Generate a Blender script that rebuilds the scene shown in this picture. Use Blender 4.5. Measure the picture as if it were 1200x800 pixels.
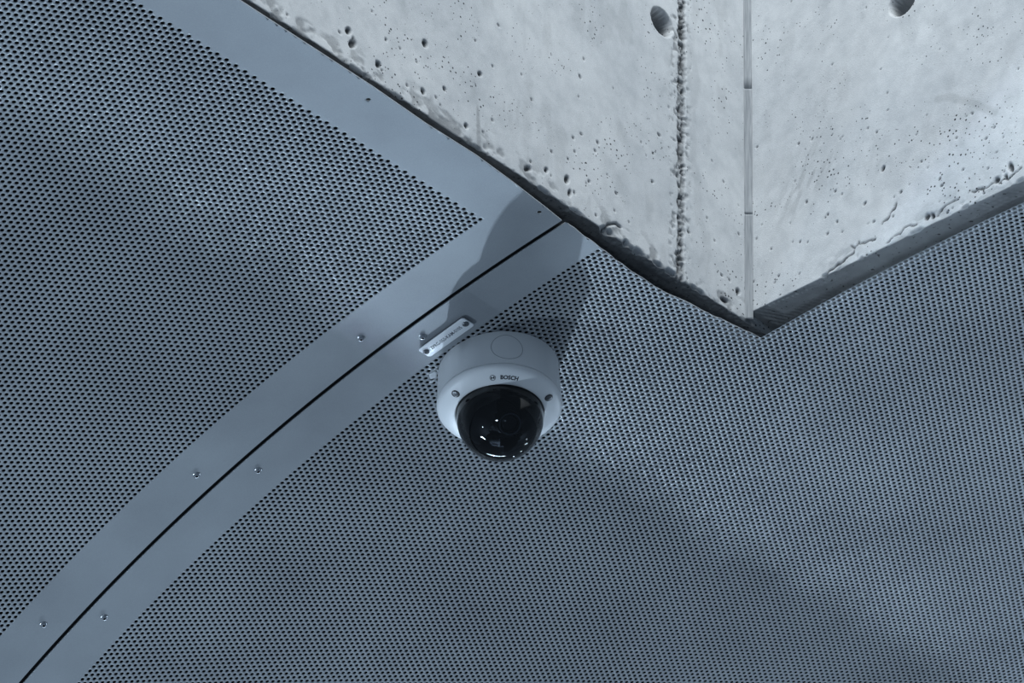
import bpy, math, numpy as np
from mathutils import Vector, Matrix

# ------------------------------------------------------------------ scene, camera, light
for o in list(bpy.data.objects):
    bpy.data.objects.remove(o, do_unlink=True)
SC = bpy.context.scene
COL = SC.collection
S = 0.008                 # one lattice pitch of the perforated sheet = 8 mm
EYE = 1.6                 # camera height above the (unseen) floor, metres


def W(p):
    """lattice units, origin at the camera -> metres"""
    p = np.asarray(p, float)
    return p * S + np.array([0, 0, EYE])


# rows: across the vault (X), along the vault (Y), up (Z), seen from the lens (right, down, forward)
M = np.array([[-0.72341862, 0.36017228, 0.58901735],
              [-0.68975302, -0.41423366, -0.59384447],
              [0.03010449, -0.83587464, 0.54809426]])
cam_d = bpy.data.cameras.new('camera')
cam = bpy.data.objects.new('camera', cam_d)
COL.objects.link(cam)
R3 = M @ np.diag([1, -1, -1])
mw = Matrix([list(R3[i]) + [0] for i in range(3)] + [[0, 0, 0, 1]])
mw.translation = Vector((0, 0, EYE))
cam.matrix_world = mw
cam_d.sensor_width = 36
cam_d.lens = 115.231
cam_d.clip_start = 0.05
cam_d.clip_end = 100
SC.camera = cam

SC.view_settings.view_transform = 'Standard'
SC.view_settings.look = 'None'
SC.view_settings.gamma = 1.0
SC.view_settings.use_curve_mapping = False
SC.view_settings.exposure = 0.0

wd = bpy.data.worlds.new('world')
SC.world = wd
wd.use_nodes = True
wd.node_tree.nodes['Background'].inputs['Color'].default_value = (0.48, 0.67, 0.92, 1)
wd.node_tree.nodes['Background'].inputs['Strength'].default_value = 0.17


def aim(o, tgt):
    d = Vector(W(tgt)) - o.location
    o.rotation_euler = d.to_track_quat('-Z', 'Y').to_euler()


def area(name, pos, tgt, sx, sy, power, col, roll=0.0, spread=180):
    d = bpy.data.lights.new(name, 'AREA')
    d.shape = 'RECTANGLE'
    d.size, d.size_y, d.energy, d.color = sx * S, sy * S, power, col
    d.spread = math.radians(spread)
    o = bpy.data.objects.new(name, d)
    COL.objects.link(o)
    o.location = Vector(W(pos))
    aim(o, tgt)
    if roll:
        o.rotation_euler = (o.rotation_euler.to_matrix() @ Matrix.Rotation(roll, 3, 'Z')).to_euler()
    return o


def spot(name, pos, tgt, power, col, angle, blend, rad):
    d = bpy.data.lights.new(name, 'SPOT')
    d.energy, d.color = power, col
    d.spot_size, d.spot_blend, d.shadow_soft_size = math.radians(angle), blend, rad * S
    o = bpy.data.objects.new(name, d)
    COL.objects.link(o)
    o.location = Vector(W(pos))
    aim(o, tgt)
    return o


DOME = np.array([301.3, -301.8, 265.3])
COOL = (0.66, 0.83, 1.0)


def cut_spot(name, pos, a, b, lit, power, col, rad, blend):
    """wide lamp whose beam ends in a plane through the lamp and the line a-b; lit is a point on the bright side"""
    p, a, b, lit = (np.array(k, float) for k in (pos, a, b, lit))
    n = np.cross(a - p, b - p)
    n /= np.linalg.norm(n)
    if (lit - p) @ n < 0:
        n = -n
    return spot(name, p, p + 100 * n, power, col, 179, blend, rad)


# hall lighting high above the opening, on the viewer's side: lights the two concrete faces
area('hall_light', (40, -70, 640), (270, -300, 310), 220, 220, 190, (.90, .965, 1.0))
# shaded lamp further along the vault: grazes the panels from below, its shade ends the beam in a line along the vault
LAMP = DOME + 255 * np.array([.70, -.53, -.48])
cut_spot('vault_lamp', LAMP, (313.3, -325, 272.6), (312.4, -427, 272.8), (250, -380, 280), 78, COOL, 2.1, .0)
area('vault_tube_light', DOME + 250 * np.array([.66, -.56, -.50]), DOME, 110, 9, 6, COOL)
# lamps far along the vault behind the right-hand wall
spot('far_lamp', (285, -720, 110), (285, -330, 280), 60, COOL, 60, 0.5, 3)
for k_, d_ in enumerate(((.47, -.86, -.20), (.26, -.93, -.25), (-.04, -.95, -.30), (-.25, -.88, -.40))):
    area('far_row_lamp', DOME + 340 * np.array(d_), DOME, 14, 7, .55, COOL)
# lamps on the near side, with an added fill
cut_spot('near_lamp', (150, -40, 150), (257.2, -325.4, 285.8), (216.8, -325.0, 309.5), (225, -325, 285), 70, COOL, 2.5, .0)
area('left_tube_light', DOME + 230 * np.array([.50, .34, -.79]), DOME, 40, 5, 10.5, COOL, 1.2)
area('near_fill', (60, 60, -60), DOME, 50, 12, 15, COOL)  # added fill without a known lamp, brightens the camera housing
area('left_lamp', DOME + 230 * np.array([.27, .73, -.64]), DOME, 9, 9, 1.0, COOL)

# ------------------------------------------------------------------ helpers


def mat(name):
    m = bpy.data.materials.new(name)
    m.use_nodes = True
    nt = m.node_tree
    return m, nt, nt.nodes['Principled BSDF']


def nd(nt, typ, **kw):
    n = nt.nodes.new(typ)
    for k, v in kw.items():
        if k.startswith('i_'):
            n.inputs[k[2:].replace('_', ' ')].default_value = v
        else:
            setattr(n, k, v)
    return n


def simple(name, col, rough=.5, metal=0.0, spec=.5):
    m, nt, b = mat(name)
    b.inputs['Base Color'].default_value = (*col, 1)
    b.inputs['Roughness'].default_value = rough
    b.inputs['Metallic'].default_value = metal
    b.inputs['Specular IOR Level'].default_value = spec
    return m


def ramp(nt, src, stops):
    r = nt.nodes.new('ShaderNodeValToRGB')
    e = r.color_ramp.elements
    e[0].position, e[0].color = stops[0][0], (*stops[0][1], 1)
    e[1].position, e[1].color = stops[-1][0], (*stops[-1][1], 1)
    for p, c in stops[1:-1]:
        x = e.new(p)
        x.color = (*c, 1)
    nt.links.new(src, r.inputs[0])
    return r


def mixc(nt, fac, a, b):
    n = nt.nodes.new('ShaderNodeMix')
    n.data_type = 'RGBA'
    for s, v in ((0, fac), (6, a), (7, b)):
        if isinstance(v, (int, float)):
            n.inputs[s].default_value = v
        elif isinstance(v, tuple):
            n.inputs[s].default_value = (*v, 1)
        else:
            nt.links.new(v, n.inputs[s])
    return n.outputs[2]


def mesh_obj(name, verts, faces, material, parent=None, smooth=False, flip=False):
    """verts Nx3 in metres; faces: KxM array (uniform) or list of arrays"""
    if isinstance(faces, np.ndarray):
        faces = [faces]
    faces = [np.asarray(f, np.int32) for f in faces if len(f)]
    if flip:
        faces = [f[:, ::-1] for f in faces]
    me = bpy.data.meshes.new(name)
    verts = np.asarray(verts, np.float32)
    me.vertices.add(len(verts))
    me.vertices.foreach_set('co', verts.ravel())
    loops = np.concatenate([f.ravel() for f in faces])
    tot = np.concatenate([np.full(len(f), f.shape[1], np.int32) for f in faces])
    start = np.concatenate([[0], np.cumsum(tot)[:-1]]).astype(np.int32)
    me.loops.add(len(loops))
    me.loops.foreach_set('vertex_index', loops)
    me.polygons.add(len(tot))
    me.polygons.foreach_set('loop_start', start)
    me.update(calc_edges=True)
    me.validate()
    if smooth:
        me.polygons.foreach_set('use_smooth', np.ones(len(me.polygons), bool))
    if material:
        me.materials.append(material)
    o = bpy.data.objects.new(name, me)
    COL.objects.link(o)
    if parent:
        o.parent = parent
    return o


def attr(o, name, values):
    a = o.data.attributes.new(name, 'FLOAT', 'POINT')
    a.data.foreach_set('value', np.asarray(values, np.float32))


def structure(o):
    o['kind'] = 'structure'
    return o


def hash2(ix, iy, seed):
    h = (ix.astype(np.int64) * 374761393 + iy.astype(np.int64) * 668265263 + seed * 974634777) & 0x7fffffff
    h = ((h ^ (h >> 13)) * 1274126177) & 0x7fffffff
    h = (h ^ (h >> 16)) & 0xffff
    return h / 65535.0


def noise(x, y, seed=0):
    ix, iy = np.floor(x), np.floor(y)
    fx, fy = x - ix, y - iy
    fx, fy = fx * fx * (3 - 2 * fx), fy * fy * (3 - 2 * fy)
    a, b = hash2(ix, iy, seed), hash2(ix + 1, iy, seed)
    c, d = hash2(ix, iy + 1, seed), hash2(ix + 1, iy + 1, seed)
    return (a * (1 - fx) + b * fx) * (1 - fy) + (c * (1 - fx) + d * fx) * fy


def fbm(x, y, seed=0, octv=4):
    s, a, t = 0, 1.0, 0
    for k in range(octv):
        s = s + a * noise(x * 2 ** k, y * 2 ** k, seed + 17 * k)
        t += a
        a *= .5
    return s / t


def sstep(a, b, x):
    t = np.clip((x - a) / (b - a), 0, 1)
    return t * t * (3 - 2 * t)


# ------------------------------------------------------------------ vault surface
K0, K1, A0 = -0.845346, -0.573437, -0.166454
O3 = np.array([295.942, -299.120, 275.999])
_u = np.linspace(-130, 170, 6001)
_a = A0 + K0 * (_u / 300) + K1 * (_u / 300) ** 2
_i0 = 2600                                                # u = 0
_cx = np.concatenate([[0], np.cumsum((np.cos(_a[1:]) + np.cos(_a[:-1])) / 2 * np.diff(_u))])
_cz = np.concatenate([[0], np.cumsum((np.sin(_a[1:]) + np.sin(_a[:-1])) / 2 * np.diff(_u))])
_cx -= _cx[_i0]
_cz -= _cz[_i0]


def vault(u, v, w=0.0):
    """u along the curve (down the vault), v along the vault, w behind the sheet -> lattice units"""
    u = np.asarray(u, float)
    v = np.asarray(v, float)
    a = np.interp(u, _u, _a)
    x = O3[0] + np.interp(u, _u, _cx) - np.sin(a) * w
    z = O3[2] + np.interp(u, _u, _cz) + np.cos(a) * w
    return np.stack(np.broadcast_arrays(x, O3[1] + v, z), -1)


# ------------------------------------------------------------------ materials
# perforated sheet: satin galvanised / anodised metal
m_sheet, nt, b = mat('satin_sheet_metal')
tc = nd(nt, 'ShaderNodeTexCoord')
n1 = nd(nt, 'ShaderNodeTexNoise', i_Scale=4.5, i_Detail=5.0, i_Roughness=.55)
n2 = nd(nt, 'ShaderNodeTexNoise', i_Scale=900.0, i_Detail=2.0)
nt.links.new(tc.outputs['Object'], n1.inputs['Vector'])
nt.links.new(tc.outputs['Object'], n2.inputs['Vector'])
r1 = ramp(nt, n1.outputs['Fac'], [(.30, (.270, .290, .315)), (.72, (.375, .402, .43))])
r2 = ramp(nt, n2.outputs['Fac'], [(.3, (.88, .88, .88)), (.7, (1.0, 1.0, 1.0))])
mm = nd(nt, 'ShaderNodeMix', data_type='RGBA', blend_type='MULTIPLY')
mm.inputs[0].default_value = 1
nt.links.new(r1.outputs[0], mm.inputs[6])
nt.links.new(r2.outputs[0], mm.inputs[7])
nt.links.new(mm.outputs[2], b.inputs['Base Color'])
b.inputs['Metallic'].default_value = .35
b.inputs['Roughness'].default_value = .52
m_back = simple('black_acoustic_fleece', (.004, .005, .006), .95, 0, .1)

# cast concrete
m_conc, nt, b = mat('cast_concrete')
tc = nd(nt, 'ShaderNodeTexCoord')
mp = nd(nt, 'ShaderNodeMapping')
nt.links.new(tc.outputs['Object'], mp.inputs['Vector'])
big = nd(nt, 'ShaderNodeTexNoise', i_Scale=5.0, i_Detail=5.0, i_Roughness=.6)
mid = nd(nt, 'ShaderNodeTexNoise', i_Scale=38.0, i_Detail=5.0, i_Roughness=.65)
spk = nd(nt, 'ShaderNodeTexVoronoi', i_Scale=150.0)
den = nd(nt, 'ShaderNodeTexNoise', i_Scale=14.0, i_Detail=3.0)
gra = nd(nt, 'ShaderNodeTexNoise', i_Scale=700.0, i_Detail=2.0)
for n in (big, mid, spk, den, gra):
    nt.links.new(mp.outputs['Vector'], n.inputs['Vector'])
rb = ramp(nt, big.outputs['Fac'], [(.3, (.50, .52, .54)), (.7, (.63, .645, .655))])
rm = ramp(nt, mid.outputs['Fac'], [(.28, (.82, .83, .84)), (.6, (1, 1, 1))])
rg = ramp(nt, gra.outputs['Fac'], [(.3, (.90, .90, .90)), (.7, (1.0, 1.0, 1.0))])
c1 = nd(nt, 'ShaderNodeMix', data_type='RGBA', blend_type='MULTIPLY')
c1.inputs[0].default_value = 1
nt.links.new(rb.outputs[0], c1.inputs[6])
nt.links.new(rm.outputs[0], c1.inputs[7])
c2 = nd(nt, 'ShaderNodeMix', data_type='RGBA', blend_type='MULTIPLY')
c2.inputs[0].default_value = 1
nt.links.new(c1.outputs[2], c2.inputs[6])
nt.links.new(rg.outputs[0], c2.inputs[7])
# small dark blowholes
thr = nd(nt, 'ShaderNodeMapRange')
nt.links.new(den.outputs['Fac'], thr.inputs[0])
for k_, v_ in zip((1, 2, 3, 4), (.36, .72, .03, .27)):
    thr.inputs[k_].default_value = v_
ad = nd(nt, 'ShaderNodeMath', operation='SUBTRACT')
nt.links.new(thr.outputs[0], ad.inputs[0])
nt.links.new(spk.outputs['Distance'], ad.inputs[1])
rs = ramp(nt, ad.outputs[0], [(.0, (0, 0, 0)), (.05, (1, 1, 1))])
c3 = mixc(nt, rs.outputs[0], c2.outputs[2], (.045, .048, .052))
at = nd(nt, 'ShaderNodeAttribute', attribute_name='dirt_shade')  # grime and stains, plus shade painted into pits and tie holes
c4 = mixc(nt, at.outputs['Fac'], c3, (.055, .058, .062))
nt.links.new(c4, b.inputs['Base Color'])
b.inputs['Roughness'].default_value = .9
b.inputs['Specular IOR Level'].default_value = .2
bp = nd(nt, 'ShaderNodeBump', i_Strength=.35, i_Distance=.001)
nt.links.new(gra.outputs['Fac'], bp.inputs['Height'])
nt.links.new(bp.outputs[0], b.inputs['Normal'])

# underside of the concrete: shade painted in as dark grey, dirty, form-board lines
m_soff, nt, b = mat('shaded_concrete_underside')
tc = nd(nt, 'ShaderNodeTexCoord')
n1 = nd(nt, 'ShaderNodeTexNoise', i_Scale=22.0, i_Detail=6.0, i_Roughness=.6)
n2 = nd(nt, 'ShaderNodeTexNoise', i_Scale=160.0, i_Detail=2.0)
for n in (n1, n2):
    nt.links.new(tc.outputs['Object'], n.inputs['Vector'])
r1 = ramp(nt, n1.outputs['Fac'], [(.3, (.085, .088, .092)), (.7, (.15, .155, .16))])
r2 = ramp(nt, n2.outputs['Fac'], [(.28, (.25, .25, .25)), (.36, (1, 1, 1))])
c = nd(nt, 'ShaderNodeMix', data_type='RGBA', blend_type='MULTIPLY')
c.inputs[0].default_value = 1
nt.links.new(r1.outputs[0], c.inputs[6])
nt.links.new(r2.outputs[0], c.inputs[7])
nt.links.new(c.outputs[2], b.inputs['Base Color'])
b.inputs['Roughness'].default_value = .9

m_soff2 = m_soff.copy()  # lighter copy for the right wall, lamplight painted into its colour
m_soff2.name = 'lit_concrete_underside'
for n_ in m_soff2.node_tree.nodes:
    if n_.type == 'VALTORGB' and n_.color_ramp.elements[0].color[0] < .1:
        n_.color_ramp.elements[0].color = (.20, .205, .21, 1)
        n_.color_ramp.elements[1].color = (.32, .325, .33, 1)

m_joint, nt, b = mat('grey_joint_filler')
tc = nd(nt, 'ShaderNodeTexCoord')
mp = nd(nt, 'ShaderNodeMapping')
mp.inputs['Scale'].default_value = (1, 1, .06)
nt.links.new(tc.outputs['Object'], mp.inputs['Vector'])
n1 = nd(nt, 'ShaderNodeTexNoise', i_Scale=420.0, i_Detail=4.0)
nt.links.new(mp.outputs['Vector'], n1.inputs['Vector'])
r1 = ramp(nt, n1.outputs['Fac'], [(.3, (.19, .205, .22)), (.7, (.33, .345, .36))])
nt.links.new(r1.outputs[0], b.inputs['Base Color'])
b.inputs['Roughness'].default_value = .85

m_house, nt, b = mat('off_white_enamel')
n1 = nd(nt, 'ShaderNodeTexNoise', i_Scale=500.0, i_Detail=2.0)
bp = nd(nt, 'ShaderNodeBump', i_Strength=.12, i_Distance=.0006)
nt.links.new(n1.outputs['Fac'], bp.inputs['Height'])
nt.links.new(bp.outputs[0], b.inputs['Normal'])
b.inputs['Base Color'].default_value = (.76, .78, .80, 1)
b.inputs['Roughness'].default_value = .38
m_black = simple('matt_black_plastic', (.012, .013, .015), .5)
m_liner = simple('dark_grey_liner', (.022, .024, .028), .4)
m_ink = simple('printed_dark_ink', (.02, .025, .035), .6)
m_lensglass = simple('lens_glass', (.004, .004, .008), .03, 0, .9)
m_chrome = simple('polished_ring', (.5, .52, .55), .18, 1.0)
m_screw = simple('steel_screw', (.50, .52, .55), .28, .95)
m_dscrew = simple('dark_steel_screw', (.16, .17, .185), .35, .8)
m_plate = simple('brushed_plate', (.80, .82, .85), .42, .15)

m_plate_s = simple('grey_sealant', (.55, .57, .60), .35, .2)

m_dome, nt, b = mat('smoked_dome_plastic')
nt.nodes.remove(b)
fr = nd(nt, 'ShaderNodeFresnel', i_IOR=1.5)
gl = nd(nt, 'ShaderNodeBsdfGlossy', i_Roughness=.035)
gl.inputs['Color'].default_value = (1, 1, 1, 1)
tr = nd(nt, 'ShaderNodeBsdfTransparent')
tr.inputs['Color'].default_value = (.30, .32, .35, 1)
mx = nd(nt, 'ShaderNodeMixShader')
nt.links.new(fr.outputs[0], mx.inputs[0])
nt.links.new(tr.outputs[0], mx.inputs[1])
nt.links.new(gl.outputs[0], mx.inputs[2])
nt.links.new(mx.outputs[0], nt.nodes['Material Output'].inputs['Surface'])

# ------------------------------------------------------------------ concrete walls of the opening
HS = 281.7                                   # underside of the concrete
CX, CY = 271.44, -325.56                     # inner corner, in plan
HSR = 283.5                                  # the right-hand wall ends a little higher
DR = np.array([-0.99994, 0.010828, 0.0])     # run of the right-hand wall away from the corner
RNG = np.random.RandomState(7)


def wall_mesh(name, length, fine_len, fine_h, top, face_fn, thick_dir, thick, start, height_fn, seed):
    """a cast wall: fine height field on the visible face, underside and outer skin in one mesh.
    face_fn(s, z, d) -> xyz (d goes into the wall)"""
    st = .2
    s = np.concatenate([np.linspace(start, -.2, 8)[:-1] if start < -1 else [], np.arange(-.2, fine_len, st), np.linspace(fine_len, length, 14)])
    z = np.concatenate([np.arange(0, fine_h, st), np.linspace(fine_h, top, 8)])
    SS, ZZ = np.meshgrid(s, z, indexing='ij')
    d, lift, dirt_shade = height_fn(SS, ZZ)
    P = face_fn(SS, ZZ + lift, d)
    ns, nz = SS.shape
    idx = np.arange(ns * nz).reshape(ns, nz)
    q = np.stack([idx[:-1, :-1], idx[1:, :-1], idx[1:, 1:], idx[:-1, 1:]], -1).reshape(-1, 4)
    verts = [P.reshape(-1, 3)]
    dd = [dirt_shade.ravel()]
    # underside
    depth = np.array([.8, 1.6, 2.4, 3.2, 4.2, 5.5, 7.5, 10, 16, thick])
    base = P[:, 0, :]
    n0 = ns * nz
    rows = [idx[:, 0]]
    for k, t in enumerate(depth):
        ss = s
        wob = (fbm(ss * .9, np.full_like(ss, t * 1.3), seed + 5) - .5) * (1.1 if t < 8 else .2)
        pr = base.copy()
        own = d[:, 0]
        pr = face_fn(ss, np.zeros_like(ss) + wob * ROUGH[seed], np.maximum(own + .15, t))
        verts.append(pr)
        dd.append(np.zeros(ns))
        rows.append(np.arange(n0, n0 + ns))
        n0 += ns
    qs = []
    for a, c in zip(rows[:-1], rows[1:]):
        qs.append(np.stack([a[:-1], c[:-1], c[1:], a[1:]], -1))
    qs = np.concatenate(qs)
    # outer skin: back, top, ends
    bk = face_fn(s, np.full_like(s, top), np.full_like(s, thick))
    verts.append(bk)
    dd.append(np.zeros(ns))
    br = np.arange(n0, n0 + ns)
    lo = rows[-1]
    tp = idx[:, -1]
    qb = np.concatenate([np.stack([lo[:-1], br[:-1], br[1:], lo[1:]], -1),
                         np.stack([br[:-1], tp[:-1], tp[1:], br[1:]], -1)])
    o = mesh_obj(name, W(np.concatenate(verts)), [q, np.concatenate([qs, qb])], None)
    o.data.materials.append(m_conc)
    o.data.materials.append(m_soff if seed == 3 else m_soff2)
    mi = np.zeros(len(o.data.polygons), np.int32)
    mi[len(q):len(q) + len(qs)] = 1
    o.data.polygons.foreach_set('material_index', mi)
    sm = np.zeros(len(mi), bool)
    sm[:len(q)] = True
    o.data.polygons.foreach_set('use_smooth', sm)
    attr(o, 'dirt_shade', np.concatenate(dd))
    return structure(o)


ROUGH = {3: .55, 4: .12}


def pit(S_, Z_, s, z, r, depth, el=1.0, rot=0.0):
    a, b_ = S_ - s, Z_ - z
    x = a * math.cos(rot) + b_ * math.sin(rot)
    y = -a * math.sin(rot) + b_ * math.cos(rot)
    q = np.sqrt((x / r) ** 2 + (y / (r * el)) ** 2)
    return depth * sstep(1.15, .55, q)


def segd(S_, Z_, pts):
    best = np.full(S_.shape, 1e9)
    for (a, b_), (c, e) in zip(pts[:-1], pts[1:]):
        vx, vz = c - a, e - b_
        t = np.clip(((S_ - a) * vx + (Z_ - b_) * vz) / (vx * vx + vz * vz), 0, 1)
        best = np.minimum(best, np.hypot(S_ - a - t * vx, Z_ - b_ - t * vz))
    return best


def tie_hole(S_, Z_, s, z, r, depth):
    q = np.hypot(S_ - s, Z_ - z)
    cone = depth * np.clip((r - q) / (r * .16), 0, 1)
    return cone


def left_height(S_, Z_):
    d = (fbm(S_ * .07, Z_ * .07, 11) - .5) * .10
    d = d + (fbm(S_ * 1.1, Z_ * 1.1, 12, 3) - .5) * .012
    dirt_shade = np.zeros_like(d)
    # rough formwork seam
    w = 0.85 + .35 * (noise(Z_ * .8, Z_ * 0 + 3, 5) - .5) + .25 * (noise(Z_ * 2.2, Z_ * 0, 6) - .5)
    cen = 15.95 + .006 * Z_ + .25 * (noise(Z_ * .5, Z_ * 0, 8) - .5)
    m = sstep(1.15, .75, np.abs(S_ - cen) / w)
    rough = .55 * fbm(S_ * .9, Z_ * .8, 21, 3) + .45 * fbm(S_ * 2.4, Z_ * 2.0, 22, 2)
    d = d + m * (.12 + 2.6 * np.clip(rough - .42, 0, 1))
    dirt_shade = np.maximum(dirt_shade, m * np.clip((rough - .28) * 3.0, .35, .95))
    halo = sstep(3.4, .8, np.abs(S_ - cen - .2)) * sstep(.56, .68, fbm(S_ * 1.3, Z_ * 1.1, 31, 4))
    dirt_shade = np.maximum(dirt_shade, .55 * halo)
    d = d + .25 * halo
    # tie hole, its inner shade painted in
    t = tie_hole(S_, Z_, 21.0, 47.1, 2.65, 4.2)
    d = d + t
    dirt_shade = np.maximum(dirt_shade, .5 * (t > 1.2))
    # blowholes at their places, then scattered small ones denser to the lower edge; shade painted into each
    for s, z, r, e, ro in [(71.9, 12.3, .55, 1.35, .3), (86.7, 5.7, .5, 1.5, .5), (85.7, 4.0, .6, 1.7, .6),
                           (60.6, 13.4, .38, 1.5, .8), (71.7, 3.7, .45, 1.2, 0), (49.8, 2.2, .45, 2.0, .9),
                           (41.6, 4.7, .5, 1.8, .4), (2.5, 4.7, .5, 1.2, .7), (5.6, 1.5, 1.0, .45, -.2),
                           (67.5, 6.6, .35, 1.2, 0), (80.6, 3.3, .5, 1.4, .5), (62.8, 2.6, .4, 1.3, .6),
                           (46.0, 4.0, .35, 1.6, .5), (40.9, 2.6, .35, 2.2, .3)]:
        p = pit(S_, Z_, s, z, r, .55, e, ro)
        d = d + p
        dirt_shade = np.maximum(dirt_shade, np.clip(p * 2.2, 0, .95))
    for k in range(80):
        s = RNG.uniform(-2, 108)
        z = abs(RNG.normal(0, 1)) * 16 + .6
        r = RNG.uniform(.13, .26) if RNG.rand() < .9 else RNG.uniform(.26, .38)
        sel = (np.abs(S_ - s) < 1.6) & (np.abs(Z_ - z) < 1.6)
        p = pit(S_[sel], Z_[sel], s, z, r, .3, RNG.uniform(.8, 1.6), RNG.uniform(0, 3))
        d[sel] += p
        dirt_shade[sel] = np.maximum(dirt_shade[sel], np.clip(p * 2.6, 0, .8))
    # drip stain
    k = sstep(.95, .35, np.abs(S_ - (60.0 + .11 * (Z_ - .4))) / (.35 + .40 * sstep(8.7, 1.0, Z_))) * (Z_ < 8.8) * sstep(8.8, 7.5, Z_ + .8)
    dirt_shade = np.maximum(dirt_shade, .42 * k * (.6 + .5 * fbm(S_ * 2, Z_ * 2, 41)))
    # grime creeping up from the lower edge
    g = sstep(5.5, .0, Z_) * sstep(.50, .70, fbm(S_ * .45, Z_ * .55, 51, 4))
    dirt_shade = np.maximum(dirt_shade, .55 * g)
    d = d + .2 * g
    g2 = sstep(.60, .72, fbm(S_ * .30 + 9, Z_ * .10, 61, 4)) * .10
    dirt_shade = np.maximum(dirt_shade, g2)
    # broken lower arris
    big = 0
    for s, wd_, hh in [(32.3, 2.2, 1.9), (21.0, 1.6, 1.1), (18.2, 1.5, 1.3), (12.0, 2.6, .9), (28.0, 1.8, .9), (25.5, 1.5, .7), (46, 1.6, .7), (39, 2.0, .6)]:
        big = np.maximum(big, hh * sstep(wd_, wd_ * .3, np.abs(S_ - s)))
    chip = .05 + .4 * sstep(.52, .75, fbm(S_ * .55, S_ * 0, 71, 4)) + .6 * big
    chip = chip * sstep(-.5, 3.0, S_) + .05
    ck = sstep(1.0, .5, Z_ / np.maximum(chip, .05))
    d = d + ck * chip * (.7 + .6 * (noise(S_ * 1.5, Z_ * 1.5, 75) - .5))
    dirt_shade = np.maximum(dirt_shade, .55 * ck)
    # a short crack above the broken spot
    c = segd(S_, Z_, [(33.0, .2), (32.2, 1.6), (30.6, 2.6), (29.6, 2.5)])
    ck = sstep(.3, .1, c)
    d = d + .4 * ck
    dirt_shade = np.maximum(dirt_shade, .9 * ck)
    return d, 0 * d, dirt_shade


def right_height(S_, Z_):
    d = (fbm(S_ * .07 + 40, Z_ * .07, 13) - .5) * .10
    d = d + (fbm(S_ * 1.1, Z_ * 1.1, 14, 3) - .5) * .012
    dirt_shade = np.zeros_like(d)
    t = tie_hole(S_, Z_, 32.0, 44.7, 2.6, 4.2)
    d = d + t
    dirt_shade = np.maximum(dirt_shade, .5 * (t > 1.2))  # shade inside the deep tie hole put into the colour
    for s, z, r, e, ro in [(27.1, 14.6, .36, 1.5, -.4), (23.4, 9.8, .35, .7, .3), (35.0, 1.8, .55, 1.3, .3), (36.0, 1.5, .38, 1.9, .3),
                           (47.9, 2.3, .6, 1.0, .4), (50.6, 3.3, .45, 2.4, .3), (49.6, 2.1, .35, 1.5, .2), (30.3, 8.6, .33, .7, .4),
                           (38.0, 6.1, .3, .8, 0), (37.7, 7.5, .28, .7, .6), (34.4, 12.3, .22, 1, 0), (38.8, .9, .35, .8, .5),
                           (46.5, 10.6, .3, .7, 0), (17.7, 14.9, .25, .8, 0), (19.0, 13.7, .22, .8, 0)]:
        p = pit(S_, Z_, s, z, r, .5, e, ro)
        d = d + p
        dirt_shade = np.maximum(dirt_shade, np.clip(p * 2.4, 0, .95))  # recess shade painted into the pits, the scattered ones too
    for k in range(70):
        s = RNG.uniform(1, 62)
        z = abs(RNG.normal(0, 1)) * 20 + .6
        r = RNG.uniform(.12, .25)
        sel = (np.abs(S_ - s) < 1.6) & (np.abs(Z_ - z) < 1.6)
        p = pit(S_[sel], Z_[sel], s, z, r, .3, RNG.uniform(.8, 1.6), RNG.uniform(0, 3))
        d[sel] += p
        dirt_shade[sel] = np.maximum(dirt_shade[sel], np.clip(p * 2.6, 0, .8))
    # cracks and spalls along the lower edge
    for pts in ([(15.6, .2), (17.6, .9), (19.4, 1.3), (20.8, 1.9), (21.5, 2.7), (22.0, 3.3)], [(21.2, 2.4), (20.6, 3.2)], [(22.3, 2.9), (24.0, 2.5), (25.2, 2.2)],
                [(36.8, 1.3), (39.0, 2.1), (41.0, 2.3)], [(43.0, 2.4), (46.0, 1.7), (47.4, 1.8)], [(26.6, 4.4), (28.2, 5.4), (29.4, 7.0)],
                [(48.4, 1.7), (50.6, 1.7), (52.2, 2.2)], [(27.4, .8), (29.8, 1.2), (31.4, 1.8), (33.0, 1.3)]):
        c = segd(S_ + .5 * (noise(S_ * 1.3, Z_ * 1.3, 81) - .5), Z_ + .6 * (noise(S_ * 1.3, Z_ * 1.3, 82) - .5), pts)
        wv = .10 + .16 * noise(S_ * .9, Z_ * .9, 83)
        ck = sstep(wv + .08, wv * .4, c)
        d = d + .25 * ck
        dirt_shade = np.maximum(dirt_shade, .92 * ck)
    sp = sstep(4.0, .6, Z_ - .02 * S_) * sstep(.55, .64, fbm(S_ * .6, Z_ * .8, 91, 4)) * sstep(10, 20, S_)
    d = d + .13 * sp
    dirt_shade = np.maximum(dirt_shade, .20 * sp)
    # scuffs and wipe marks
    g = sstep(7, 1, np.hypot((S_ - 12.1) * .8 - (Z_ - 19.8) * .35, (Z_ - 19.8) * .7)) * sstep(.46, .66, fbm((S_ - .6 * Z_) * .9, (Z_ + S_) * .22, 95, 3))
    dirt_shade = np.maximum(dirt_shade, .20 * g)
    a = segd(S_, Z_, [(38.0, 22.4), (40.0, 21.8), (44.5, 18.3), (48.3, 14.4)])
    dirt_shade = np.maximum(dirt_shade, .20 * sstep(1.0, .3, a))
    g2 = sstep(.58, .72, fbm(S_ * .25 + 3, Z_ * .12, 97, 4)) * .08
    dirt_shade = np.maximum(dirt_shade, g2)
    chip = .05 + .55 * sstep(.55, .78, fbm(S_ * .5, S_ * 0, 73, 4)) * sstep(4, 14, S_)
    ck = sstep(1.0, .6, Z_ / chip)
    d = d + ck * chip * .6
    dirt_shade = np.maximum(dirt_shade, .4 * ck)
    return d, 0 * d, dirt_shade


PLUMB = .0075


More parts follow.
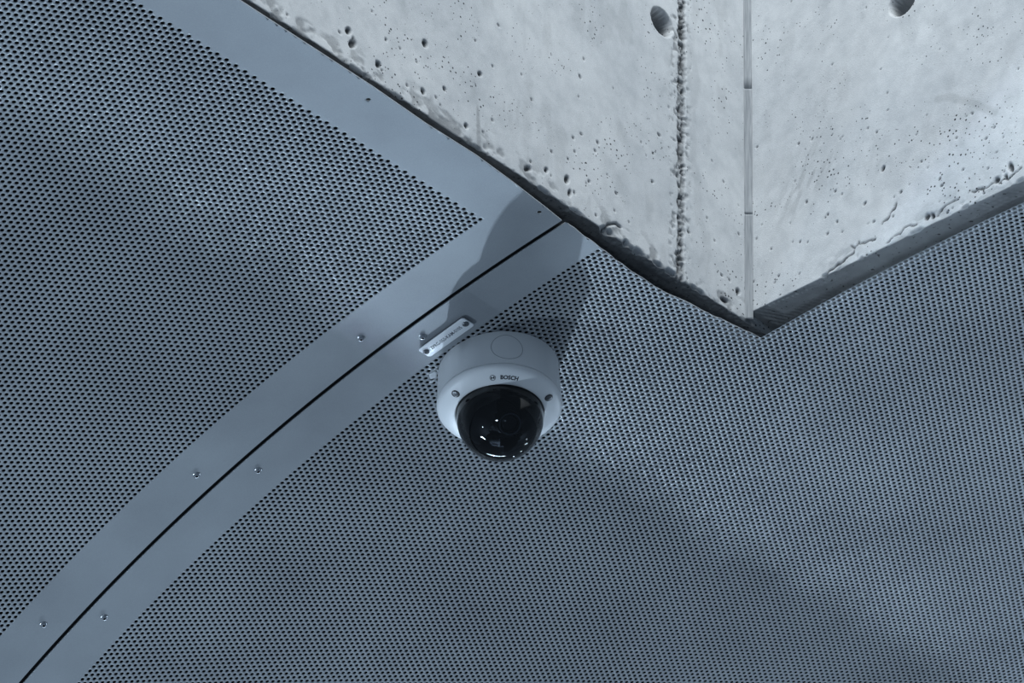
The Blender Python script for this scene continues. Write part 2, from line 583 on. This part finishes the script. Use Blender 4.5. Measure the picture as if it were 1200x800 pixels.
def left_face(s, z, d):
    return np.stack(np.broadcast_arrays(CX + d, CY + s - PLUMB * z, HS + z), -1)


NR = np.array([DR[1], -DR[0], 0.0])          # towards the hall


def right_face(s, z, d):
    s, z, d = np.broadcast_arrays(s, z, d)
    return np.array([CX, CY, HSR]) + s[..., None] * DR - d[..., None] * NR + z[..., None] * np.array([0, -PLUMB, 1.])


wall_left = wall_mesh('wall_left', 260, 112, 72, 190, left_face, None, 42, -42.0, left_height, 3)
wall_right = wall_mesh('wall_right', 190, 64, 62, 190, right_face, None, 42, -.2, right_height, 4)
# the walls' meshes face the hall
for o, want in ((wall_left, Vector((-1, 0, 0))), (wall_right, Vector(NR))):
    if o.data.polygons[5000].normal.dot(want) < 0:
        o.data.flip_normals()

# filler strip down the inner corner, two lengths butted together, with a raised bead
zz = np.concatenate([np.linspace(.35, 20.2, 60), [20.21, 20.45], np.linspace(20.46, 45.3, 70), [45.31, 45.5], np.linspace(45.51, 190, 60)])
prof = np.array([[.95, .0], [.90, -.16], [.72, -.22], [.5, -.5], [.26, -.74], [.05, -.95]])   # (along left wall, along right wall)
vv = []
for k, z in enumerate(zz):
    dent = .12 if (20.205 < z < 20.455 or 45.305 < z < 45.505) else 0
    for i, (a, c) in enumerate(prof):
        aa = a if i == 0 else a - dent
        p = np.array([CX, CY - PLUMB * z, HS + z]) + np.array([0, 1, 0]) * max(aa, .0) + DR * max(-c - (dent if 0 < i < 5 else 0), 0.0)
        p = p + (np.array([-.05, .05, 0]) if 0 < i < 5 else 0)
        vv.append(p)
nk = len(prof)
idx = np.arange(len(vv)).reshape(-1, nk)
q = np.stack([idx[:-1, :-1], idx[:-1, 1:], idx[1:, 1:], idx[1:, :-1]], -1).reshape(-1, 4)
cap = idx[0][None, ::-1]
joint = mesh_obj('corner_joint', W(np.array(vv)), [q, cap], m_joint, wall_left)

# ------------------------------------------------------------------ perforated ceiling
def back_grid(us, vs, off):
    UU, VV = np.meshgrid(us, vs, indexing='ij')
    k_ = np.arange(UU.size).reshape(UU.shape) + off
    return (vault(UU, VV, .45).reshape(-1, 3),
            np.stack([k_[:-1, :-1], k_[1:, :-1], k_[1:, 1:], k_[:-1, 1:]], -1).reshape(-1, 4))


P, qa = back_grid(np.linspace(-22.0, 150, 60), np.array([-190., 140.]), 0)
P2, qb = back_grid(np.linspace(-110, -22.0, 30), np.array([-190., -30.2]), len(P))
ceiling = structure(mesh_obj('ceiling', W(np.concatenate([P, P2])), [np.concatenate([qa, qb])], m_back, flip=True))
ceiling['label'] = 'curved ceiling clad in grey perforated metal panels'

H = math.sqrt(3) / 2
RH = .335                                    # 5 mm holes
_ang = np.arange(8) * math.pi / 4
RECT = np.array([[.5, 0], [.5, H / 2], [0, H / 2], [-.5, H / 2], [-.5, 0], [-.5, -H / 2], [0, -H / 2], [.5, -H / 2]])
HOLE = np.stack([np.cos(_ang), np.sin(_ang)], 1) * RH
TH = .12                                       # sheet thickness


def sheet(name, cu, cv, holed, ulim, vlo, vhi):
    """sheet built of lattice cells, each with its punched hole; ulim(v) gives the cut edge"""
    c = np.stack([cu, cv], 1)[:, None, :]
    r = c + RECT
    h = c + HOLE

    def clampit(a):
        a = a.copy()
        a[..., 1] = np.clip(a[..., 1], vlo, vhi)
        a[..., 0] = np.maximum(a[..., 0], ulim(a[..., 0], a[..., 1]))
        return a
    rv, hv = clampit(r), clampit(h)
    hi = holed
    n, nh = len(cu), int(hi.sum())
    V1 = vault(rv[..., 0], rv[..., 1]).reshape(-1, 3)
    V2 = vault(hv[hi][..., 0], hv[hi][..., 1]).reshape(-1, 3)
    V3 = vault(hv[hi][..., 0], hv[hi][..., 1], TH).reshape(-1, 3)
    k = np.arange(8)
    kn = (k + 1) % 8
    ridx = np.arange(n * 8).reshape(n, 8)
    o2 = n * 8
    o3 = o2 + nh * 8
    hidx = np.arange(nh * 8).reshape(nh, 8) + o2
    tidx = hidx + nh * 8
    rh = ridx[hi]
    ring = np.stack([rh[:, k], rh[:, kn], hidx[:, kn], hidx[:, k]], -1).reshape(-1, 4)
    wall = np.stack([hidx[:, k], hidx[:, kn], tidx[:, kn], tidx[:, k]], -1).reshape(-1, 4)
    blank = ridx[~hi]
    bq = np.concatenate([blank[:, [0, 1, 2, 3]], blank[:, [3, 4, 5, 6]], blank[:, [6, 7, 0, 3]]])
    verts = np.concatenate([V1, V2, V3])
    # returned edges of the sheet, 2 mm thick, along the long seam and along the cut edge
    uu = np.arange(-110, 135, 1.0)
    el, off = [], len(verts)
    for vs in (vlo, vhi):
        us = uu[uu >= ulim(uu, np.full_like(uu, vs)) - 1e-6]
        a, b_ = vault(us, np.full_like(us, vs)), vault(us, np.full_like(us, vs), TH * 1.6)
        i = np.arange(len(us) - 1)
        el.append(np.stack([i, i + 1, i + 1 + len(us), i + len(us)], -1) + off)
        verts = np.concatenate([verts, a, b_])
        off = len(verts)
    vs = np.arange(max(vlo, -27.9), vhi, .5)
    us = ulim(np.full_like(vs, -80.), vs)
    a, b_ = vault(us, vs), vault(us, vs, TH * 1.6)
    i = np.arange(len(vs) - 1)
    el.append(np.stack([i, i + 1, i + 1 + len(vs), i + len(vs)], -1) + off)
    verts = np.concatenate([verts, a, b_])
    return mesh_obj(name, W(verts), [np.concatenate([ring, wall, bq] + el)], m_sheet, ceiling, flip=True)


# panel on the left of the seam (with plain margins on two sides)
rows, cols = np.arange(-11, 116), np.arange(-11, 140)
JJ, II = np.meshgrid(rows, cols, indexing='ij')
cu = (-16.06 + II + .5 * (JJ % 2)).ravel()
cv = (24.25 + JJ * H).ravel()
E1V = np.array([10, 15.3, 19, 27, 35, 45, 56, 80, 140.])
E1U = np.array([-24.0, -24.0, -24.4, -25.1, -25.6, -25.5, -25.9, -26.0, -26.2])
E1 = lambda u, v: np.interp(v, E1V, E1U)
ok = cu + .5 > E1(cu, cv)
cu, cv, jr = cu[ok], cv[ok], JJ.ravel()[ok]
holed = (jr >= 0) & (cu > -16.3)
for hu, hv_ in ((-23.9, 54.3), (-23.35, 19.2), (-24.0, 91.9)):    # empty fixing holes in the margin
    holed[np.argmin(np.hypot(cu - hu, cv - hv_))] = True
panel_a = sheet('perforated_panel', cu, cv, holed, E1, 15.25, 126.0)
panel_a['label'] = 'perforated metal panel left of the seam, plain margin beside the concrete'

# panel on the right of the seam, cut round the concrete corner
rows, cols = np.arange(-10, 206), np.arange(-75, 150)
JJ, II = np.meshgrid(rows, cols, indexing='ij')
cu = (-22.83 + II + .5 * (JJ % 2)).ravel()
cv = (6.1 - JJ * H).ravel()
E2V = np.array([-28.11, -27.0, -19.2, -12.2, -7.1, -1.2, 6.0, 14.5, 20])
E2U = np.array([-25.6, -25.5, -24.4, -23.6, -22.9, -23.0, -23.5, -24.2, -24.4])


def E2(u, v):
    e = np.interp(v, E2V, E2U) + .22 * (noise(v * .8, v * 0, 77) - .5)
    return np.where(v < -28.05, -200., e)


ok = (cu + .5 > np.where(JJ.ravel() >= 40, -200, np.interp(cv, E2V, E2U)))
cu, cv, jr = cu[ok], cv[ok], JJ.ravel()[ok]
panel_b = sheet('perforated_panel', cu, cv, jr >= 0, E2, -171.0, 14.5)
panel_b['label'] = 'perforated metal panel right of the seam, notched round the concrete corner'


def frame_at(u, v, w=0.0):
    """matrix with x towards the crown, y along the vault, z down out of the sheet"""
    a = float(np.interp(u, _u, _a))
    x = np.array([-math.cos(a), 0, -math.sin(a)])
    y = np.array([0, 1., 0])
    z = np.cross(x, y)
    p = W(vault(u, v, w))
    m = Matrix([[x[i], y[i], z[i], p[i]] for i in range(3)] + [[0, 0, 0, 1]])
    return m


def lathe(prof, seg=24):
    """prof: list of (r, h) -> verts (lattice units), quads"""
    a = np.arange(seg) * 2 * math.pi / seg
    V = np.array([[r * math.cos(t), r * math.sin(t), h] for r, h in prof for t in a])
    i = np.arange(len(prof) * seg).reshape(len(prof), seg)
    q = np.stack([i[:-1], np.roll(i[:-1], -1, 1), np.roll(i[1:], -1, 1), i[1:]], -1).reshape(-1, 4)
    return V, q


def lathe_obj(name, prof, seg, material, parent, mtx=None, smooth=True, sharp=35):
    V, q = lathe(prof, seg)
    o = mesh_obj(name, V * S, q, material, parent, smooth=smooth)
    if smooth:
        o.data.set_sharp_from_angle(angle=math.radians(sharp))
    if mtx is not None:
        o.matrix_world = mtx
    return o


SCREW = [(.58, -.02), (.58, .08), (.53, .12), (.43, .15), (.42, .32), (.37, .40), (.25, .44), (.21, .44), (.20, .22), (.001, .22)]
first = None
for u, v, par in [(14.70, 18.85, panel_a), (52.40, 18.85, panel_a), (90.02, 19.3, panel_a), (127.6, 19.0, panel_a),
                  (8.53, 11.74, panel_b), (46.18, 11.3, panel_b), (84.03, 11.4, panel_b), (121.7, 11.4, panel_b)]:
    if first is None:
        first = lathe_obj('screw', SCREW, 18, m_screw, par, frame_at(u, v))
        first.data.materials.append(m_black)
        first.data.polygons.foreach_set('material_index', [1 if k >= 7 * 18 else 0 for k in range(len(first.data.polygons))])
    else:
        c = first.copy()
        COL.objects.link(c)
        c.parent = par
        c.matrix_world = frame_at(u, v) @ Matrix.Rotation(u, 4, 'Z')

# a little sealant smeared over the holes beside the camera
for su, sv_, sr, sd_ in ((14.0, 3.9, .95, 5), (15.2, 3.1, .5, 9)):
    t_ = np.arange(28) * 2 * math.pi / 28
    rr = sr * (.55 + .75 * noise(np.cos(t_) * 1.6 + 5, np.sin(t_) * 1.6 + 5, sd_))
    pts = [vault(su + rr * k_ * np.cos(t_), sv_ + rr * k_ * np.sin(t_) * .7, w_) for k_, w_ in ((1.0, .10), (.96, -.01), (.6, -.04), (.05, -.05))]
    i_ = np.arange(4 * 28).reshape(4, 28)
    q_ = np.stack([i_[:-1], np.roll(i_[:-1], -1, 1), np.roll(i_[1:], -1, 1), i_[1:]], -1).reshape(-1, 4)
    mesh_obj('sealant_smear', W(np.concatenate(pts)), [q_, i_[3][None]], m_plate_s, panel_b, smooth=True)

# ------------------------------------------------------------------ dome camera
AX = np.array([-0.13558, 0.05553, -0.98921])
AX /= np.linalg.norm(AX)
BASE = np.array([302.6, -302.3, 274.81])
e1 = M @ np.array([1, 0, 0.])
e1 = e1 - AX * (e1 @ AX)
e1 /= np.linalg.norm(e1)
e2 = np.cross(e1, -AX)
if (M.T @ e2)[1] > 0:
    e2 = -e2
handed = np.dot(np.cross(e1, e2), AX)
FR = Matrix([[e1[i], e2[i], AX[i], W(BASE)[i]] for i in range(3)] + [[0, 0, 0, 1]])

root = bpy.data.objects.new('security_camera', None)
COL.objects.link(root)
root.location = Vector(W(BASE))
root.empty_display_size = .05
root['label'] = 'round off-white dome security camera fixed to the perforated ceiling'
root['category'] = 'security camera'
bpy.context.view_layer.update()


def local_obj(name, V, faces, material, parent=root, smooth=True, sharp=30, recalc=True):
    """V in camera-local lattice units (x right, y up, z along the axis out of the ceiling)"""
    V = np.asarray(V, float)
    Wd = BASE + V[:, :1] * e1 + V[:, 1:2] * e2 + V[:, 2:3] * AX
    o = mesh_obj(name, W(Wd), faces, material, None, smooth=smooth)
    if recalc:
        import bmesh
        bm = bmesh.new()
        bm.from_mesh(o.data)
        bmesh.ops.recalc_face_normals(bm, faces=bm.faces)
        bm.to_mesh(o.data)
        bm.free()
    if smooth:
        o.data.set_sharp_from_angle(angle=math.radians(sharp))
    # keep the mesh about the thing's own origin
    o.data.transform(Matrix.Translation(-root.location))
    o.parent = parent
    return o


def plane_base(V):
    """let the foot of the housing meet the curved sheet"""
    V = V.copy()
    foot = V[:, 2] <= 0.0
    for i in np.where(foot)[0]:
        lo, hi = -4.0, 4.0
        for _ in range(30):
            t = (lo + hi) / 2
            p = BASE + V[i, 0] * e1 + V[i, 1] * e2 + t * AX
            zs = O3[2] + np.interp(p[0] - O3[0], _cx, _cz)
            if p[2] > zs:
                lo = t
            else:
                hi = t
        V[i, 2] = lo + .02
    return V


HOUSE = [(9.1, 0), (9.36, 0), (9.38, .5), (9.60, 6.35), (9.58, 6.55), (9.46, 6.62), (9.1, 6.62)]
V, q = lathe(HOUSE, 96)
V = plane_base(V)
housing = local_obj('housing', V, q, m_house)
BEZ = [(9.1, 6.66), (9.50, 6.66), (9.66, 6.74), (9.70, 6.95), (9.64, 7.25), (9.42, 7.60), (9.05, 7.88), (8.5, 8.16), (7.9, 8.40), (7.35, 8.56),
       (7.0, 8.62), (6.84, 8.58), (6.76, 8.40), (6.76, 7.6)]
V, q = lathe(BEZ, 96)
bezel = local_obj('bezel', V, q, m_house, sharp=60)
_br = np.array([p[0] for p in BEZ[3:12]])[::-1]
_bh = np.array([p[1] for p in BEZ[3:12]])[::-1]


def bez_h(r):
    return np.interp(r, _br, _bh)


# knock-out plug on the side of the housing: disc with a fine groove round it
def on_side(x, y, out):
    """x along the girth, y along the axis"""
    ph = math.pi / 2 - .135 + 0 * x
    r = 9.38 + (y - .5) / 5.85 * .22 + out
    return np.stack([r * np.cos(ph - x / 9.5), r * np.sin(ph - x / 9.5), y], -1)


pv, pq = [], []
t = np.arange(48) * 2 * math.pi / 48
for rr, out in ((2.62, .0), (2.60, .03), (2.46, .03), (2.44, -.10), (2.40, -.10), (2.38, .035), (2.0, .035), (1.2, .035), (.02, .035)):
    pv.append(on_side(rr * np.cos(t), 3.35 + rr * np.sin(t), out))
pv = np.concatenate(pv)
i = np.arange(9 * 48).reshape(9, 48)
q = np.stack([i[:-1], np.roll(i[:-1], -1, 1), np.roll(i[1:], -1, 1), i[1:]], -1).reshape(-1, 4)
plug = local_obj('conduit_plug', pv, q, m_house, sharp=40)
pv = np.concatenate([on_side(rr * np.cos(t), 3.35 + rr * np.sin(t), .032) for rr in (2.36, 2.50)])
i = np.arange(2 * 48).reshape(2, 48)
q = np.stack([i[:-1], np.roll(i[:-1], -1, 1), np.roll(i[1:], -1, 1), i[1:]], -1).reshape(-1, 4)
local_obj('groove', pv, q, simple('groove_grey', (.36, .38, .40), .7), plug, sharp=40)

# bezel screws in recessed cups, slotted heads
for ph in (146, 22.5, 264):
    ph = math.radians(ph)
    r0 = 8.1
    h0 = float(bez_h(r0))
    slope = math.atan2(float(bez_h(r0 - .3) - bez_h(r0 + .3)), .6)
    cx, cy = r0 * math.cos(ph), r0 * math.sin(ph)
    ro = np.array([math.cos(ph), math.sin(ph), 0])
    nrm = ro * math.sin(slope) + np.array([0, 0, 1]) * math.cos(slope)
    tx = np.array([-math.sin(ph), math.cos(ph), 0])
    ty = np.cross(nrm, tx)
    c0 = np.array([cx, cy, h0])

    def put(V):
        return c0 + V[:, :1] * tx + V[:, 1:2] * ty + V[:, 2:3] * nrm
    V, q = lathe([(.66, .0), (.64, .045), (.54, .05), (.52, .02)], 24)
    cup = local_obj('screw', put(V), q, m_black)
    V, q = lathe([(.52, .02), (.50, .10), (.38, .14), (.001, .145)], 24)
    local_obj('screw_head', put(V), q, m_dscrew, cup)
    bx = np.array([[sx * .40, sy * .06, z] for z in (.10, .165) for sx in (-1, 1) for sy in (-1, 1)], float)
    bq = np.array([[4, 5, 7, 6], [0, 1, 5, 4], [2, 3, 7, 6], [0, 2, 6, 4], [1, 3, 7, 5], [0, 1, 3, 2]])
    ca, sa = math.cos(ph * 3), math.sin(ph * 3)
    bx[:, :2] = bx[:, :2] @ np.array([[ca, sa], [-sa, ca]])
    local_obj('slot', put(bx), bq, m_black, cup, smooth=False)


def text_mesh(s, size, bold=0.0, spacing=1.0):
    cu_ = bpy.data.curves.new('text', 'FONT')
    cu_.body = s
    cu_.size = size
    cu_.align_x, cu_.align_y = 'CENTER', 'CENTER'
    cu_.offset = bold
    cu_.space_character = spacing
    cu_.resolution_u = 3
    ob = bpy.data.objects.new('text', cu_)
    COL.objects.link(ob)
    dg = bpy.context.evaluated_depsgraph_get()
    me = bpy.data.meshes.new_from_object(ob.evaluated_get(dg))
    v = np.array([x.co[:2] for x in me.vertices])
    f = [list(p.vertices) for p in me.polygons]
    bpy.data.objects.remove(ob)
    bpy.data.meshes.remove(me)
    return v, f


def faces_by_size(f):
    out = {}
    for p in f:
        out.setdefault(len(p), []).append(p)
    return [np.array(v) for v in out.values()]


def on_bezel(x, y, rc, phc, lift=.02):
    r = rc + y
    ph = phc - x / rc
    return np.stack([r * np.cos(ph), r * np.sin(ph), bez_h(r) + lift], -1)


v, f = text_mesh('BOSCH', .88, .036, 1.02)
v[:, 0] *= 2.75 / (v[:, 0].max() - v[:, 0].min())
letters = local_obj('lettering', on_bezel(v[:, 0], v[:, 1], 8.15, math.radians(79.5)), faces_by_size(f), m_ink, bezel, smooth=False, recalc=False)
# round emblem: ring with an armature-like H inside
ev, ef = [], []


def quadstrip(ring_o, ring_i):
    b0 = sum(len(a) for a in ev)
    n = len(ring_o)
    ev.append(ring_o)
    ev.append(ring_i)
    k = np.arange(n)
    ef.append(np.stack([k, (k + 1) % n, (k + 1) % n + n, k + n], -1) + b0)


t = np.arange(32) * 2 * math.pi / 32
quadstrip(np.stack([.46 * np.cos(t), .46 * np.sin(t)], 1), np.stack([.38 * np.cos(t), .38 * np.sin(t)], 1))


def rect(x0, x1, y0, y1):
    b0 = sum(len(a) for a in ev)
    ev.append(np.array([[x0, y0], [x1, y0], [x1, y1], [x0, y1]]))
    ef.append(np.array([[0, 1, 2, 3]]) + b0)


for sg in (-1, 1):
    t2 = np.linspace(-.95, .95, 10)
    o_ = np.stack([sg * .30 * np.cos(t2), .33 * np.sin(t2)], 1)
    i_ = np.stack([np.full(10, sg * .12), .33 * np.sin(t2) * .85], 1)
    b0 = sum(len(a) for a in ev)
    ev.append(np.concatenate([o_, i_]))
    k = np.arange(9)
    ef.append(np.stack([k, k + 1, k + 11, k + 10], -1) + b0)
rect(-.14, .14, -.06, .06)
ee = np.concatenate(ev)
local_obj('emblem', on_bezel(ee[:, 0], ee[:, 1], 8.15, math.radians(97.5)), [np.concatenate(ef)], m_ink, bezel, smooth=False, recalc=False)

# smoked dome
HC = 9.55
prof = [(6.70, 7.7), (6.70, 8.6), (6.70, HC)]
for k in range(1, 25):
    a = math.pi / 2 * k / 24
    prof.append((max(6.70 * math.cos(a), .002), HC + 6.78 * math.sin(a)))
V, q = lathe(prof, 96)
dome = local_obj('dome', V, q, m_dome, sharp=80)
dome['label'] = 'smoked clear dome over the lens'

# inside: black shroud with a slot, lens barrel on a swivel, looking down and to the front
cxn = np.array([0, 0, HC - .6])
tgt = np.array([.16, -.12, .98])
tgt /= np.linalg.norm(tgt)
V, q = lathe([(6.3, 7.8), (6.3, 7.9), (.01, 7.9)], 48)
local_obj('inner_plate', V, q, m_black)
# shroud: spherical shell, cut away on a slot to the lower right
na, nb = 64, 20
sv = []
for a in np.linspace(0, 2 * math.pi, na, endpoint=False):
    for b_ in np.linspace(.0, 1.42, nb):
        sv.append([5.9 * math.cos(b_) * math.cos(a), 5.9 * math.cos(b_) * math.sin(a), HC - .8 + 5.9 * math.sin(b_)])
sv = np.array(sv)
i = np.arange(na * nb).reshape(na, nb)
q = np.stack([i[:, :-1], np.roll(i, -1, 0)[:, :-1], np.roll(i, -1, 0)[:, 1:], i[:, 1:]], -1).reshape(-1, 4)
cc = sv[q].mean(1)
sd = np.array([.40, .9165])
along = cc[:, 0] * sd[0] + cc[:, 1] * sd[1]
across = cc[:, 0] * sd[1] - cc[:, 1] * sd[0]
keep = ~(np.abs(across) < 2.5)
shroud = local_obj('shroud', sv, q[keep], m_liner, sharp=60, recalc=False)


def tube(c, d, prof, seg, name, material, parent=root):
    d = np.asarray(d, float)
    d /= np.linalg.norm(d)
    x = np.cross(d, [0, 0, 1.0])
    x /= np.linalg.norm(x)
    y = np.cross(d, x)
    V, q = lathe(prof, seg)
    return local_obj(name, np.asarray(c) + V[:, :1] * x + V[:, 1:2] * y + V[:, 2:3] * d, q, material, parent)


ld = np.array([.20, .55, .81])
lens = tube((.5, .8, 9.85), ld, [(.01, -.4), (2.2, -.4), (2.2, 2.2), (1.9, 2.6), (1.9, 4.3), (1.7, 4.5), (1.5, 4.4), (1.35, 4.0), (.9, 3.8), (.01, 3.7)], 40, 'lens_barrel', m_black)
tube((.5, .8, 9.85), ld, [(1.78, 4.42), (1.70, 4.56), (1.58, 4.56), (1.46, 4.40)], 40, 'lens_ring', m_chrome, lens)
tube((.5, .8, 9.85), ld, [(1.36, 4.02), (1.1, 4.26), (.6, 4.44), (.01, 4.5)], 32, 'front_glass', m_lensglass, lens)
tube((-2.4, .4, 9.0), (1, -.43, 0.0), [(.01, 0), (1.3, 0), (1.3, 5.4), (.01, 5.4)], 28, 'swivel', m_liner)

# ------------------------------------------------------------------ name plate on the margin
PU, PV = 5.98, 9.2
plate_root = bpy.data.objects.new('name_plate', None)
COL.objects.link(plate_root)
plate_root.matrix_world = frame_at(PU, PV)
plate_root['label'] = 'narrow silver engraved name plate screwed to the panel margin beside the dome camera'
plate_root['category'] = 'sign'
bpy.context.view_layer.update()


def plate_obj(name, V, faces, material, parent=plate_root, smooth=False):
    return mesh_obj(name, np.asarray(V) * S, faces, material, parent, smooth=smooth)


hl, hw, rc = 4.86, 1.32, .45
out = []
for cx, cy, a0 in ((hl - rc, hw - rc, 0), (-hl + rc, hw - rc, 90), (-hl + rc, -hw + rc, 180), (hl - rc, -hw + rc, 270)):
    for a in np.linspace(a0, a0 + 90, 6):
        a = math.radians(a)
        out.append([cx + rc * math.cos(a), cy + rc * math.sin(a)])
out = np.array(out)
n = len(out)
ring = lambda sc, z: np.concatenate([out * (1 - sc / np.array([hl, hw])), np.full((n, 1), z)], 1)
Z0 = .42
V = np.concatenate([ring(.0, Z0), ring(.0, Z0 + .16), ring(.05, Z0 + .20)])
k = np.arange(n)
kn = (k + 1) % n
q = np.concatenate([np.stack([k, kn, kn + n, k + n], -1), np.stack([k, kn, kn + n, k + n], -1) + n])
cap0, cap1 = k[None, ::-1], (k + 2 * n)[None]
plate_obj('plate', V, [q, cap0, cap1], m_plate)
v, f = text_mesh('ZPRG-055-KAM-0105', .98, .014, 1.0)
v[:, 0] *= 6.55 / (v[:, 0].max() - v[:, 0].min())
v[:, 0] -= .02
plate_obj('lettering', np.concatenate([v, np.full((len(v), 1), Z0 + .208)], 1), faces_by_size(f), simple('engraved_ink', (.07, .085, .11), .6))
for sx, sy in ((-4.25, .15), (4.2, .05)):
    V, q = lathe([(.01, .0), (.40, .0), (.40, Z0), (.40, Z0 + .20), (.52, Z0 + .21), (.52, Z0 + .36), (.40, Z0 + .44), (.16, Z0 + .46), (.15, Z0 + .36), (.01, Z0 + .36)], 18)
    V = V + np.array([sx, sy, 0])
    o = plate_obj('screw', V, [q], m_dscrew, smooth=True)
    o.data.set_sharp_from_angle(angle=math.radians(35))
